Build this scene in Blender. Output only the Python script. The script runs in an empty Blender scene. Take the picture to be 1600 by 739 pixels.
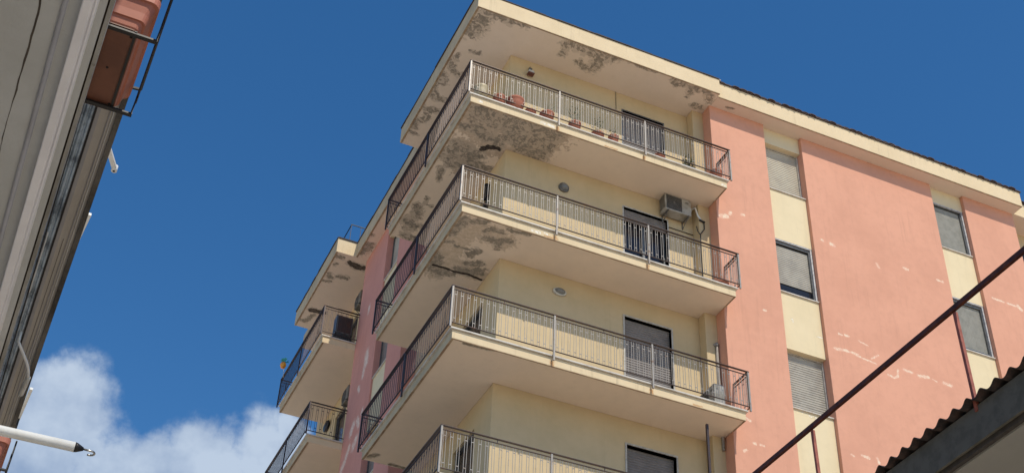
import bpy, bmesh, math, random
from mathutils import Vector, Matrix
random.seed(7)
S = bpy.context.scene
COL = S.collection

# ------------------------------------------------------------------ camera
R = ((0.91204827, -0.40835423, 0.03761356), (0.28264649, 0.55951717, -0.7791351), (0.29711768, 0.72124016, 0.62572655))
CAM = Vector((-6.89131143, -19.52674484, -14.39854312))
cd = bpy.data.cameras.new('camera'); cam = bpy.data.objects.new('camera', cd); COL.objects.link(cam)
cam.matrix_world = Matrix(((R[0][0], -R[1][0], -R[2][0], CAM.x), (R[0][1], -R[1][1], -R[2][1], CAM.y), (R[0][2], -R[1][2], -R[2][2], CAM.z), (0, 0, 0, 1)))
cd.sensor_width = 36; cd.lens = 2119.861 * 36 / 1600; cd.clip_start = .05; cd.clip_end = 3000
S.camera = cam

# ------------------------------------------------------------------ light
SUND = Vector((-0.14, 1.0, -1.29)).normalized()
sd = bpy.data.lights.new('sun', 'SUN'); sun = bpy.data.objects.new('sun', sd); COL.objects.link(sun)
sd.energy = 3.45; sd.angle = math.radians(.53); sd.color = (1, .93, .80)
sun.rotation_euler = SUND.to_track_quat('-Z', 'Y').to_euler(); sun.location = (0, -30, 40)
W = bpy.data.worlds.new('World'); S.world = W; W.use_nodes = True
nt = W.node_tree; nt.nodes.clear()
def N_(t, ty, **k):
    n = t.nodes.new(ty)
    for a, b in k.items(): setattr(n, a, b)
    return n
out = N_(nt, 'ShaderNodeOutputWorld'); bg = N_(nt, 'ShaderNodeBackground'); bg.inputs[1].default_value = .128
sky = N_(nt, 'ShaderNodeTexSky', sky_type='NISHITA', sun_disc=False)
sky.sun_elevation = math.asin(-SUND.z); sky.sun_rotation = math.atan2(-SUND.x, -SUND.y)
sky.air_density = 1.0; sky.dust_density = .25; sky.ozone_density = 3.0; sky.altitude = 100
tc = N_(nt, 'ShaderNodeTexCoord')
hsv = N_(nt, 'ShaderNodeHueSaturation'); hsv.inputs['Saturation'].default_value = 1.285; hsv.inputs['Value'].default_value = 1.0
nt.links.new(sky.outputs[0], hsv.inputs['Color'])
# clouds: soft banks low in the sky, by direction
def wnoise(scale, detail, rough, dist=0):
    n = N_(nt, 'ShaderNodeTexNoise'); n.inputs['Scale'].default_value = scale; n.inputs['Detail'].default_value = detail
    n.inputs['Roughness'].default_value = rough; n.inputs['Distortion'].default_value = dist
    nt.links.new(tc.outputs['Generated'], n.inputs['Vector']); return n
def math_(t, op, a, b=None, c=None, clamp=False):
    n = N_(t, 'ShaderNodeMath', operation=op, use_clamp=clamp)
    for i, v in enumerate((a, b, c)):
        if v is None: continue
        if isinstance(v, (int, float)): n.inputs[i].default_value = v
        else: t.links.new(v, n.inputs[i])
    return n.outputs[0]
wn = wnoise(7, 4, .55)
wv = N_(nt, 'ShaderNodeVectorMath', operation='MULTIPLY_ADD'); nt.links.new(wn.outputs['Color'], wv.inputs[0])
wv.inputs[1].default_value = (.05, .05, .05); nt.links.new(tc.outputs['Generated'], wv.inputs[2])
field = None
blobs = [((.024, .872, .489), .034), ((.036, .882, .470), .034), ((.012, .885, .465), .04), ((.052, .886, .461), .020), ((.025, .897, .440), .045), ((.102, .884, .456), .030), ((.142, .878, .458), .034),
         ((.120, .874, .473), .022), ((.138, .869, .475), .016), ((.172, .862, .478), .026), ((.187, .847, .494), .014), ((.2, .87, .44), .06), ((.075, .895, .435), .045), ((-.06, .88, .46), .05), ((-.2, .88, .42), .09), ((.35, .85, .38), .09)]
for c, r in blobs:
    c = Vector(c).normalized() + Vector((.025, .025, .025))
    d = N_(nt, 'ShaderNodeVectorMath', operation='DISTANCE'); nt.links.new(wv.outputs[0], d.inputs[0]); d.inputs[1].default_value = c
    v = math_(nt, 'SUBTRACT', 1.0, math_(nt, 'DIVIDE', d.outputs['Value'], r * 1.5), clamp=True)
    field = v if field is None else math_(nt, 'MAXIMUM', field, v)
n2 = wnoise(26, 8, .6, 0)
cm = math_(nt, 'ADD', math_(nt, 'MULTIPLY', field, 1.7), math_(nt, 'MULTIPLY', math_(nt, 'SUBTRACT', n2.outputs['Fac'], .5), 2.0))
cmr = N_(nt, 'ShaderNodeMapRange', interpolation_type='SMOOTHSTEP'); nt.links.new(cm, cmr.inputs[0]); cmr.inputs[1].default_value = .26; cmr.inputs[2].default_value = .98
gate = N_(nt, 'ShaderNodeMapRange'); nt.links.new(field, gate.inputs[0]); gate.inputs[1].default_value = 0; gate.inputs[2].default_value = .2
cm2 = math_(nt, 'MULTIPLY', math_(nt, 'MULTIPLY', cmr.outputs[0], gate.outputs[0]), .84)
n3 = wnoise(14, 5, .6)
cr = N_(nt, 'ShaderNodeValToRGB'); nt.links.new(n3.outputs['Fac'], cr.inputs[0])
cr.color_ramp.elements[0].position = .35; cr.color_ramp.elements[0].color = (2.4, 3.1, 4.3, 1)
cr.color_ramp.elements[1].position = .62; cr.color_ramp.elements[1].color = (4.3, 5.0, 5.9, 1)
mx = N_(nt, 'ShaderNodeMixRGB'); nt.links.new(cm2, mx.inputs[0]); nt.links.new(hsv.outputs[0], mx.inputs[1]); nt.links.new(cr.outputs[0], mx.inputs[2])
nt.links.new(mx.outputs[0], bg.inputs[0]); nt.links.new(bg.outputs[0], out.inputs[0])
S.view_settings.view_transform = 'Standard'; S.view_settings.look = 'None'; S.view_settings.exposure = 0.10; S.view_settings.gamma = 1

# ------------------------------------------------------------------ materials
def newmat(name):
    m = bpy.data.materials.new(name); m.use_nodes = True; t = m.node_tree
    return m, t, t.nodes['Principled BSDF']
def noise(t, vec, scale, detail=5, rough=.6, dist=0, stretch=None):
    if stretch:
        mp = N_(t, 'ShaderNodeMapping'); t.links.new(vec, mp.inputs[0]); mp.inputs['Scale'].default_value = stretch; vec = mp.outputs[0]
    n = N_(t, 'ShaderNodeTexNoise'); t.links.new(vec, n.inputs['Vector'])
    n.inputs['Scale'].default_value = scale; n.inputs['Detail'].default_value = detail; n.inputs['Roughness'].default_value = rough; n.inputs['Distortion'].default_value = dist
    return n
def smooth(t, v, a, b, lo=0, hi=1):
    n = N_(t, 'ShaderNodeMapRange', interpolation_type='SMOOTHSTEP'); t.links.new(v, n.inputs[0])
    for i, x in zip((1, 2, 3, 4), (a, b, lo, hi)): n.inputs[i].default_value = x
    return n.outputs[0]
def mix(t, f, a, b):
    n = N_(t, 'ShaderNodeMixRGB')
    for i, v in enumerate((f, a, b)):
        if isinstance(v, (int, float)): n.inputs[i].default_value = v
        elif isinstance(v, tuple): n.inputs[i].default_value = (*v, 1)
        else: t.links.new(v, n.inputs[i])
    return n.outputs[0]
def plaster(name, base, dark, spots=None, patch=(.16, .14, .12), patch2=(.26, .22, .18), amt=.6, rough=.9, streak=0, random_peel=0, bump=.25, soft=1.0, warp=.35, pthr=.40, scratch=None, squash=(1, 1, 1), nscale=7.5, swirl=0):
    m, t, b = newmat(name)
    geo = N_(t, 'ShaderNodeNewGeometry'); P = geo.outputs['Position']
    a = noise(t, P, .9, 6, .65); c = noise(t, P, 6, 8, .7); f = noise(t, P, 60, 3, .6)
    v = smooth(t, a.outputs['Fac'], .35, .7)
    col = mix(t, math_(t, 'MULTIPLY', v, amt), base, dark)
    d2 = tuple(x * .82 for x in base)
    col = mix(t, math_(t, 'MULTIPLY', smooth(t, c.outputs['Fac'], .45, .72), .4 * amt), col, d2)
    if streak:
        s = noise(t, P, 1.0, 6, .7, 0, (9, 9, .5))
        s2 = noise(t, P, .5, 3, .6)
        col = mix(t, math_(t, 'MULTIPLY', math_(t, 'MULTIPLY', smooth(t, s.outputs['Fac'], .5, .75), smooth(t, s2.outputs['Fac'], .35, .6)), streak), col, tuple(x * .55 for x in base))
    h = math_(t, 'ADD', math_(t, 'MULTIPLY', f.outputs['Fac'], .4), math_(t, 'MULTIPLY', c.outputs['Fac'], .6))
    hit = 0
    for segs, ax, lev, c1, c2, o_ in (spots or ()):
        w_ = o_.get('warp', .12); nsc = o_.get('nscale', 9); nw = o_.get('noise', 1.0); grow = o_.get('grow', 1.0)
        sq = o_.get('squash', (1, 1, 1))
        wn = noise(t, P, o_.get('wscale', 5), 4, .55)
        wv = N_(t, 'ShaderNodeVectorMath', operation='MULTIPLY_ADD'); t.links.new(wn.outputs['Color'], wv.inputs[0]); wv.inputs[1].default_value = (w_,) * 3; t.links.new(P, wv.inputs[2])
        fld = None; h2 = w_ / 2
        def full(u, v):
            q = {'z': (u, v, lev), 'y': (u, lev, v), 'x': (lev, u, v)}[ax]; return Vector((q[0] + h2, q[1] + h2, q[2] + h2))
        src = wv.outputs[0]
        for si, (u0, v0, u1, v1, r_) in enumerate(segs):
            if si and si % 4 == 0:      # chained so that the shader evaluates a few strokes at a time
                cx = N_(t, 'ShaderNodeVectorMath', operation='MULTIPLY_ADD'); t.links.new(fld, cx.inputs[0]); cx.inputs[1].default_value = (1e-7,) * 3; t.links.new(src, cx.inputs[2]); src = cx.outputs[0]
            A, B = full(u0, v0), full(u1, v1); ba = B - A; L2 = max(ba.length_squared, 1e-5)
            dt = N_(t, 'ShaderNodeVectorMath', operation='DOT_PRODUCT'); t.links.new(src, dt.inputs[0]); dt.inputs[1].default_value = ba / L2
            hh = math_(t, 'SUBTRACT', dt.outputs['Value'], A.dot(ba) / L2, clamp=True)
            ma = N_(t, 'ShaderNodeVectorMath', operation='MULTIPLY_ADD'); t.links.new(hh, ma.inputs[0]); ma.inputs[1].default_value = ba; ma.inputs[2].default_value = A
            d = N_(t, 'ShaderNodeVectorMath', operation='DISTANCE'); t.links.new(src, d.inputs[0]); t.links.new(ma.outputs[0], d.inputs[1])
            q = math_(t, 'SUBTRACT', 1.0, math_(t, 'DIVIDE', d.outputs['Value'], r_ * 2.4 * grow), clamp=True)
            fld = q if fld is None else math_(t, 'MAXIMUM', fld, q)
        pn = noise(t, P, nsc, 4, .55, .9)
        mm = math_(t, 'ADD', fld, math_(t, 'MULTIPLY', math_(t, 'SUBTRACT', pn.outputs['Fac'], .5), nw))
        gate = smooth(t, fld, .02, .12)
        mk = math_(t, 'MULTIPLY', smooth(t, mm, .505, .53), gate)
        if o_.get('swirl'):
            s1 = noise(t, P, 2.8, 4, .5, 2.6)
            mk = math_(t, 'MULTIPLY', mk, math_(t, 'MAXIMUM', smooth(t, s1.outputs['Fac'], .44, .48, 0, 1), .12))
        if o_.get('halo', .5):
            # skim coat lost in a wider, paler zone round the bare mortar
            n4 = noise(t, P, nsc * .6, 4, .55, 1.6)
            m4 = math_(t, 'ADD', fld, math_(t, 'MULTIPLY', math_(t, 'SUBTRACT', n4.outputs['Fac'], .5), nw * 1.5))
            k4 = math_(t, 'MULTIPLY', smooth(t, m4, .22, .27), gate)
            col = mix(t, math_(t, 'MULTIPLY', k4, o_.get('halo', .5)), col, c2)
            h = math_(t, 'SUBTRACT', h, math_(t, 'MULTIPLY', k4, .5))
        p3 = noise(t, P, 12, 5, .6, 1.0); p4 = noise(t, P, 5, 3, .5, 2)
        pc = mix(t, smooth(t, p3.outputs['Fac'], .42, .60), c1, c2)
        pc = mix(t, math_(t, 'MULTIPLY', smooth(t, p4.outputs['Fac'], .50, .54), o_.get('two', .5)), pc, tuple(x * .72 for x in c1))
        # dark broken rim where the coat stands proud
        rim = math_(t, 'MULTIPLY', math_(t, 'MULTIPLY', smooth(t, mm, .46, .51), math_(t, 'SUBTRACT', 1.0, smooth(t, mm, .53, .58))), gate)
        col = mix(t, mk, col, pc)
        col = mix(t, math_(t, 'MULTIPLY', rim, o_.get('rim', .35)), col, tuple(x * .5 for x in c1))
        h = math_(t, 'SUBTRACT', h, math_(t, 'MULTIPLY', mk, 1.4))
    if random_peel:
        r1 = noise(t, P, 5.5, 7, .68, .6, (1, 1, 1.6)); r2 = noise(t, P, .8, 2, .5)
        rm = math_(t, 'MULTIPLY', smooth(t, r1.outputs['Fac'], .655, .675), smooth(t, r2.outputs['Fac'], .5, .56))
        col = mix(t, math_(t, 'MULTIPLY', rm, random_peel), col, patch2)
    if scratch:
        r1 = noise(t, P, 3, 8, .75, .3, scratch)
        rm = smooth(t, r1.outputs['Fac'], .60, .66)
        col = mix(t, math_(t, 'MULTIPLY', rm, .5), col, tuple(min(1, x * 1.5 + .03) for x in base))
    t.links.new(col, b.inputs['Base Color']); b.inputs['Roughness'].default_value = rough
    b.inputs['Specular IOR Level'].default_value = .25
    bp = N_(t, 'ShaderNodeBump'); bp.inputs['Strength'].default_value = bump; bp.inputs['Distance'].default_value = .02
    t.links.new(h, bp.inputs['Height']); t.links.new(bp.outputs[0], b.inputs['Normal'])
    return m
def simple(name, base, rough=.5, metal=0, var=.15, scale=12, col2=None, thr=(.4, .65), bump=.05, spec=.5):
    m, t, b = newmat(name)
    geo = N_(t, 'ShaderNodeNewGeometry')
    n = noise(t, geo.outputs['Position'], scale, 6, .65)
    col2 = col2 or tuple(x * (1 - var * 2) for x in base)
    t.links.new(mix(t, smooth(t, n.outputs['Fac'], *thr), base, col2), b.inputs['Base Color'])
    b.inputs['Roughness'].default_value = rough; b.inputs['Metallic'].default_value = metal; b.inputs['Specular IOR Level'].default_value = spec
    bp = N_(t, 'ShaderNodeBump'); bp.inputs['Strength'].default_value = bump; bp.inputs['Distance'].default_value = .01
    t.links.new(n.outputs['Fac'], bp.inputs['Height']); t.links.new(bp.outputs[0], b.inputs['Normal'])
    return m
ROOF_S = [(0.27, 0.84, 0.3, 0.41, 0.102), (0.3, 0.41, 0.41, 0.15, 0.101), (0.41, 0.15, 0.62, 0.15, 0.068), (0.62, 0.15, 0.94, 0.14, 0.068), (0.94, 0.14, 1.25, 0.09, 0.067), (0.15, 1.96, 0.33, 2.2, 0.045), (0.33, 2.2, 0.59, 2.27, 0.045), (0.24, 1.69, 0.25, 1.83, 0.035), (0.16, 2.48, 0.25, 2.72, 0.055), (0.16, 2.94, 0.28, 3.25, 0.047), (0.28, 3.25, 0.58, 3.22, 0.047), (0.2, 3.71, 0.48, 3.69, 0.048), (0.32, 3.9, 0.34, 4.07, 0.048), (0.34, 4.07, 0.18, 4.23, 0.048), (0.18, 4.23, 0.19, 4.45, 0.048), (0.47, 1.46, 0.68, 1.41, 0.027), (0.15, 4.66, 0.38, 4.7, 0.03), (2.46, 0.56, 2.4, 0.2, 0.044), (2.4, 0.2, 2.78, 0.19, 0.069), (2.78, 0.19, 3.15, 0.24, 0.07), (3.15, 0.24, 3.45, 0.25, 0.071), (3.45, 0.25, 3.65, 0.11, 0.071), (3.3, 0.67, 3.31, 0.32, 0.071), (2.9, 0.64, 3.11, 0.73, 0.045), (3.99, 0.1, 4.68, 0.11, 0.032), (5.17, 0.15, 5.33, 0.29, 0.036), (5.39, 0.16, 5.76, 0.23, 0.047), (5.76, 0.23, 6.04, 0.09, 0.047), (6.04, 0.09, 6.34, 0.4, 0.048), (5.74, 0.5, 5.78, 0.26, 0.037), (6.04, 0.71, 6.22, 0.7, 0.037)]
SA_S = [(1.51, 0.73, 1.53, 0.3, 0.11), (1.53, 0.3, 1.89, 0.13, 0.109), (1.89, 0.13, 2.06, 0.23, 0.11), (2.14, 0.66, 2.04, 0.99, 0.104), (2.04, 0.99, 1.8, 1.02, 0.104), (1.8, 1.02, 1.53, 0.77, 0.103), (1.74, 0.59, 1.86, 0.44, 0.102), (1.19, 0.7, 1.3, 0.33, 0.085), (1.3, 0.33, 1.39, 0.2, 0.084), (0.95, 0.24, 1.02, 0.47, 0.067), (0.69, 0.28, 0.91, 0.3, 0.066), (0.91, 0.3, 1.1, 0.16, 0.066), (1.1, 0.16, 1.37, 0.21, 0.067), (1.37, 0.21, 1.59, 0.23, 0.066), (0.24, 0.28, 0.45, 0.22, 0.082), (0.45, 0.22, 0.69, 0.28, 0.083), (0.46, 0.66, 0.75, 0.92, 0.059), (0.75, 0.92, 1.07, 0.94, 0.06), (1.07, 0.94, 1.21, 1.12, 0.06), (0.15, 0.88, 0.51, 0.86, 0.05), (0.51, 0.86, 0.83, 1.0, 0.051), (0.22, 1.79, 0.36, 1.48, 0.069), (0.36, 1.48, 0.87, 1.6, 0.069), (0.26, 0.51, 0.6, 0.47, 0.041), (0.6, 0.47, 0.91, 0.59, 0.042), (0.23, 1.93, 0.44, 1.91, 0.07), (0.44, 1.91, 0.77, 1.7, 0.07), (0.43, 2.16, 0.86, 1.9, 0.061), (0.86, 1.9, 1.31, 1.96, 0.062), (0.33, 3.86, 0.42, 4.21, 0.056), (0.31, 4.45, 0.44, 4.66, 0.077), (0.41, 3.44, 0.45, 3.67, 0.028), (0.45, 3.67, 0.65, 3.7, 0.028), (0.55, 4.52, 0.71, 4.52, 0.038), (0.38, 5.01, 0.62, 5.05, 0.049), (0.32, 2.34, 0.39, 2.74, 0.036)]
SAd_S = [(0.88, 1.36, 1.03, 1.21, 0.055), (1.03, 1.21, 1.21, 1.19, 0.056)]
SB_S = [(0.14, 0.79, 0.2, 0.56, 0.066), (0.2, 0.56, 0.26, 0.32, 0.065), (0.41, 0.28, 0.65, 0.16, 0.049), (0.75, 0.45, 0.83, 0.32, 0.037), (0.83, 0.32, 1.07, 0.33, 0.038), (0.82, 0.67, 1.02, 0.69, 0.053), (1.02, 0.69, 1.17, 0.61, 0.053), (1.17, 0.61, 1.31, 0.51, 0.053), (1.17, 0.61, 1.2, 0.83, 0.041), (1.17, 0.19, 1.39, 0.17, 0.033), (1.39, 0.17, 1.59, 0.14, 0.033), (0.14, 1.13, 0.26, 1.09, 0.037), (0.37, 1.17, 0.71, 1.17, 0.021), (0.77, 1.31, 0.85, 1.12, 0.051), (0.13, 1.68, 0.25, 1.89, 0.086), (0.2, 2.04, 0.43, 2.2, 0.069), (0.46, 2.11, 0.63, 2.1, 0.07), (0.77, 1.87, 1.05, 1.88, 0.069), (1.05, 1.88, 1.14, 1.76, 0.07), (0.82, 1.6, 0.94, 1.56, 0.043), (1.02, 1.52, 1.13, 1.49, 0.043), (1.23, 1.79, 1.27, 1.62, 0.026)]
SBd_S = [(0.22, 1.98, 0.47, 1.96, 0.028), (0.47, 1.96, 0.7, 1.99, 0.028), (0.7, 1.99, 0.99, 1.94, 0.032), (0.99, 1.94, 1.32, 2.0, 0.031)]
SC_S = [(0.36, 0.16, 0.6, 0.13, 0.029), (0.6, 0.13, 0.92, 0.11, 0.029), (0.19, 4.96, 0.32, 4.83, 0.048), (0.71, 5.08, 1.03, 5.1, 0.039)]
EAVE_S = [(0.61, 9.01, 0.71, 9.03, 0.034), (0.69, 9.9, 0.81, 9.68, 0.07), (0.81, 9.68, 0.81, 9.48, 0.069), (0.15, 10.4, 0.28, 10.4, 0.047), (0.19, 10.82, 0.25, 10.73, 0.035), (0.45, 11.29, 0.58, 11.26, 0.048), (0.58, 11.26, 0.73, 11.25, 0.048), (0.13, 11.66, 0.35, 11.62, 0.036), (0.2, 11.28, 0.27, 11.42, 0.048), (-0.03, 13.82, 0.27, 13.89, 0.041), (0.27, 13.89, 0.41, 13.44, 0.04), (0.57, 8.41, 0.6, 7.79, 0.026), (6.83, 0.4, 6.95, 0.39, 0.028)]
EAVEd_S = [(0.6, 10.51, 0.81, 10.6, 0.094), (0.81, 10.6, 0.97, 10.59, 0.095), (0.27, 13.22, 0.63, 13.19, 0.076)]
PINK_S = [(6.48, 5.47, 6.65, 5.51, 0.046), (6.73, 5.6, 6.76, 5.67, 0.031), (7.06, 5.72, 7.11, 5.72, 0.031), (9.23, 5.77, 9.28, 5.75, 0.03), (9.49, 5.73, 9.59, 5.71, 0.037), (9.21, 2.69, 9.47, 2.72, 0.029), (9.47, 2.72, 9.82, 2.71, 0.029), (9.37, 3.13, 9.44, 3.12, 0.022), (9.54, 3.14, 9.63, 3.15, 0.026), (9.9, 3.11, 10.13, 3.04, 0.017), (7.41, 3.14, 7.46, 3.14, 0.022), (6.71, 0.22, 6.82, 0.17, 0.026), (6.86, -0.34, 6.92, -0.34, 0.023), (7.01, -0.33, 7.1, -0.33, 0.02), (6.62, -0.58, 6.68, -0.54, 0.023), (10.58, 2.41, 10.76, 2.38, 0.022), (10.76, 2.38, 10.84, 2.44, 0.022), (10.84, 2.44, 10.87, 2.62, 0.023), (11.04, 2.69, 11.26, 2.67, 0.026), (11.45, 2.64, 11.71, 2.68, 0.034), (11.83, 2.67, 11.94, 2.63, 0.015), (12.14, 2.66, 12.34, 2.64, 0.035), (10.77, 5.59, 10.81, 5.49, 0.027), (11.57, 5.75, 11.68, 5.73, 0.027), (12.56, 5.71, 12.71, 5.72, 0.026), (10.29, 2.61, 9.8, 2.67, 0.017), (14.21, 5.74, 14.54, 5.71, 0.026), (14.66, 5.73, 14.89, 5.71, 0.022), (14.98, 5.74, 15.08, 5.66, 0.041), (9.54, 0.1, 9.7, 0.08, 0.025), (9.93, 0.12, 9.96, 0.03, 0.025), (9.26, 0.05, 9.32, 0.02, 0.02), (10.38, 2.86, 10.18, 2.72, 0.018)]
PINKL_S = [(9.03, 5.06, 8.99, 4.78, 0.094), (9.11, 4.7, 9.14, 4.48, 0.063), (9.45, 3.16, 9.6, 3.02, 0.082), (9.05, 2.54, 9.21, 2.45, 0.086), (9.6, 2.57, 9.75, 2.43, 0.072), (10.41, 2.99, 10.45, 2.82, 0.075), (9.85, 2.3, 10.02, 2.2, 0.072), (9.16, 3.17, 8.97, 2.91, 0.055), (9.36, 6.76, 9.38, 6.64, 0.055), (9.42, 4.25, 9.32, 4.12, 0.046), (8.8, 3.26, 8.83, 3.2, 0.044)]
STRIP_S = [(8.2, 0.81, 8.39, 0.93, 0.015), (8.4, 0.78, 8.69, 0.78, 0.027), (8.21, 3.22, 8.23, 3.16, 0.018), (8.82, 2.94, 8.98, 2.95, 0.014), (13.02, 3.65, 13.06, 3.48, 0.03)]
BT_ = 8.92
YP = (.60, .46, .275); YD = (.50, .385, .22)
M = {}
SOF = (.76, .625, .49); SOFD = (.68, .56, .44)
M['yellow'] = plaster('yellow_plaster', YP, YD, streak=.18, bump=.12)
M['strip'] = plaster('pale_cream_paint', (.74, .615, .40), (.67, .55, .345), [(STRIP_S, 'y', .64, (.80, .74, .62), (.60, .48, .29), dict(warp=.06, wscale=11, nscale=20, two=0, rim=.1))], streak=.2, bump=.12)
M['fascia'] = plaster('cream_fascia_paint', (.72, .575, .375), (.64, .50, .31), [([(2.05, 5.98, 1.75, 5.99, .03), (1.62, 2.93, 1.78, 2.93, .028), (1.9, 2.95, 1.95, 2.94, .02), (.25, 6.0, .33, 5.99, .025), (.3, -.09, .32, -.1, .02), (6.3, 5.96, 6.36, 5.94, .03)], 'y', .076, (.80, .76, .68), (.66, .55, .38), dict(warp=.06, wscale=11, nscale=18, two=0, rim=0)), ([(x_, z_ - .17, x_, z_ - .11, .03) for z_ in (6.1, 3.05, 0) for x_ in (2.13, 4.27)] + [(3.3, 5.93, 3.6, 5.94, .012), (1.9, 2.89, 2.2, 2.89, .012), (5.2, -.16, 5.4, -.16, .012)], 'y', .076, (.50, .27, .12), (.56, .36, .19), dict(warp=.05, wscale=12, nscale=18, two=0, rim=0, halo=.4))], streak=.6, bump=.2)
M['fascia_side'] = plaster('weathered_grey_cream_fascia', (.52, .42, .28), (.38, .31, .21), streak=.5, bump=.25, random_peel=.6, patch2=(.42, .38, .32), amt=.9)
M['sof_roof'] = plaster('peeling_eave_plaster', (.74, .62, .51), SOFD, [(ROOF_S, 'z', BT_, (.29, .25, .205), (.47, .39, .31), dict(warp=.22, noise=1.5, grow=1.5, wscale=6, swirl=1))])
M['sof_eave'] = plaster('plain_eave_plaster', (.70, .56, .455), SOFD, [(EAVE_S, 'z', BT_, (.27, .23, .18), (.45, .37, .30), dict(warp=.22, grow=1.35, noise=1.4, wscale=6)), (EAVEd_S, 'z', BT_, (.07, .055, .045), (.13, .10, .08), dict(warp=.14, halo=.3))])
M['sof_a'] = plaster('badly_peeled_balcony_plaster', SOF, SOFD, [([(.3, .3, 2.0, .35, .42), (.5, .8, 1.2, 1.1, .35), (.5, 1.5, .8, 2.1, .28), (1.4, .5, 1.9, .7, .4)], 'z', 5.91, (.47, .37, .28), (.58, .46, .35), dict(warp=.3, noise=1.2, halo=0, two=.2, rim=.2)), (SA_S, 'z', 5.91, (.255, .22, .175), (.45, .37, .29), dict(warp=.26, noise=1.5, grow=1.55, halo=.7, wscale=4, swirl=1, two=.6)), (SAd_S, 'z', 5.91, (.04, .032, .028), (.09, .07, .055), dict(warp=.12, halo=0))])
M['sof_b'] = plaster('patchy_balcony_plaster', SOF, SOFD, [([(.3, .5, .35, 2.1, .26), (.5, .4, 1.2, .6, .22), (.6, 1.8, 1.2, 1.85, .2)], 'z', 2.86, (.54, .43, .32), (.63, .51, .39), dict(warp=.3, noise=1.2, halo=0, two=.15, rim=.2)), (SB_S, 'z', 2.86, (.29, .25, .195), (.46, .38, .30), dict(warp=.2, noise=1.4, grow=1.4, wscale=6, two=.6)), (SBd_S, 'z', 2.86, (.04, .03, .025), (.08, .06, .05), dict(warp=.08, noise=.5, halo=0))])
M['sof_c'] = plaster('clean_balcony_plaster', SOF, SOFD, [(SC_S, 'z', -.19, (.24, .2, .15), (.42, .35, .27), dict(warp=.1, noise=.8))], bump=.12)
M['pink'] = plaster('salmon_paint', (.68, .345, .235), (.62, .31, .21), [(PINK_S, 'y', .54, (.78, .60, .45), (.73, .43, .31), dict(warp=.08, wscale=12, nscale=24, noise=1.1, grow=.95, halo=.3, two=0, rim=.0))], bump=.2, amt=1.0, streak=.22)
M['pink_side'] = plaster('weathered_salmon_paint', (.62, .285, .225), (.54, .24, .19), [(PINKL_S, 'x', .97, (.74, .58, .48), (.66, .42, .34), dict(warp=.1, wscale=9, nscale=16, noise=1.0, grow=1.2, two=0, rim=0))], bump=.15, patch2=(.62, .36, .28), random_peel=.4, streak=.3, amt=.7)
M['drip'] = simple('stained_drip_edge', (.26, .17, .10), .9, col2=(.40, .30, .19), scale=5)
M['marble'] = simple('pale_marble', (.60, .56, .50), .45, col2=(.45, .41, .36), scale=4)
M['metal'] = simple('grey_painted_iron', (.31, .28, .245), .45, .3, col2=(.20, .12, .08), scale=9, thr=(.52, .72))
M['handrail'] = simple('brown_painted_iron', (.075, .055, .047), .4, .5, col2=(.12, .06, .04), scale=7, thr=(.5, .7))
M['rail_side'] = simple('dark_iron', (.055, .042, .042), .4, .4, col2=(.07, .04, .03), scale=9)  # darker iron for the left-hand railings and the lone post
M['roofedge'] = simple('dark_tar_edging', (.045, .032, .028), .8, col2=(.12, .09, .075), scale=6, thr=(.55, .75))
M['tile'] = simple('weathered_dark_tile', (.07, .045, .04), .85, col2=(.15, .11, .09), scale=9, thr=(.5, .75), bump=.3)
M['shut_cream'] = simple('cream_shutter_slats', (.50, .45, .35), .55, col2=(.42, .37, .29), scale=3)
M['shut_grey'] = simple('grey_shutter_slats', (.42, .385, .32), .55, col2=(.34, .31, .26), scale=3)
M['shut_mesh'] = simple('grey_screened_slats', (.33, .32, .28), .6, col2=(.27, .265, .23), scale=5)
M['shut_dark'] = simple('brown_grey_shutter_slats', (.22, .19, .17), .5, col2=(.17, .145, .13), scale=3)
M['alu_dark'] = simple('dark_aluminium_frame', (.15, .15, .145), .4, .4)
M['alu_light'] = simple('light_aluminium_frame', (.60, .60, .60), .4, .2)
M['stone_trim'] = simple('pale_stone_surround', (.50, .46, .40), .7)
M['sill'] = simple('pale_stone_sill', (.55, .50, .43), .6, col2=(.42, .37, .31))
M['glass'] = simple('dark_window_glass', (.022, .022, .026), .12, 0, bump=0, spec=.35)
M['dark'] = simple('unlit_room', (.015, .014, .015), .9)
M['terra'] = simple('terracotta', (.42, .15, .09), .8, col2=(.36, .125, .075), scale=5, bump=.15)
M['terra_b'] = simple('brown_terracotta_plastic', (.44, .155, .10), .6, col2=(.38, .13, .08), scale=4)
M['cream_pot'] = simple('cream_ceramic', (.55, .45, .28), .5)
M['base_shade'] = simple('box_underside_shade', (.17, .06, .03), .55, col2=(.12, .04, .02), scale=4)  # shade colour for the underside of the flower boxes
M['soil'] = simple('soil', (.05, .035, .025), .95)
M['leaf'] = simple('dull_green_leaf', (.055, .085, .03), .6, col2=(.09, .10, .045), scale=20)
M['ac'] = simple('off_white_enamel', (.38, .36, .32), .45, col2=(.24, .215, .17), scale=4)
M['ac_dark'] = simple('dark_olive_enamel', (.20, .175, .14), .6, col2=(.13, .11, .09), scale=5)  # darker olive casing for the far wing units
M['ac_grille'] = simple('dark_fan_grille', (.09, .085, .08), .5, .3)
M['black'] = simple('black_painted_iron', (.018, .017, .018), .5, .3)
M['cable'] = simple('black_cable', (.03, .028, .026), .6)
M['grey_pipe'] = simple('grey_plastic_pipe', (.30, .27, .24), .5)
M['white_pl'] = simple('white_enamelled_tube', (.80, .80, .77), .35, col2=(.70, .69, .65), scale=4)
M['rail_shaded'] = simple('maroon_paint_shaded', (.085, .028, .02), .6, 0, spec=.25, col2=(.16, .05, .025), scale=8)  # guard rail paint, darkened for the side the sun misses
M['rail_lit'] = simple('maroon_paint_lit', (.42, .125, .08), .7, col2=(.28, .075, .045), scale=9)  # same paint on the posts, brighter as if sunlit
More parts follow.
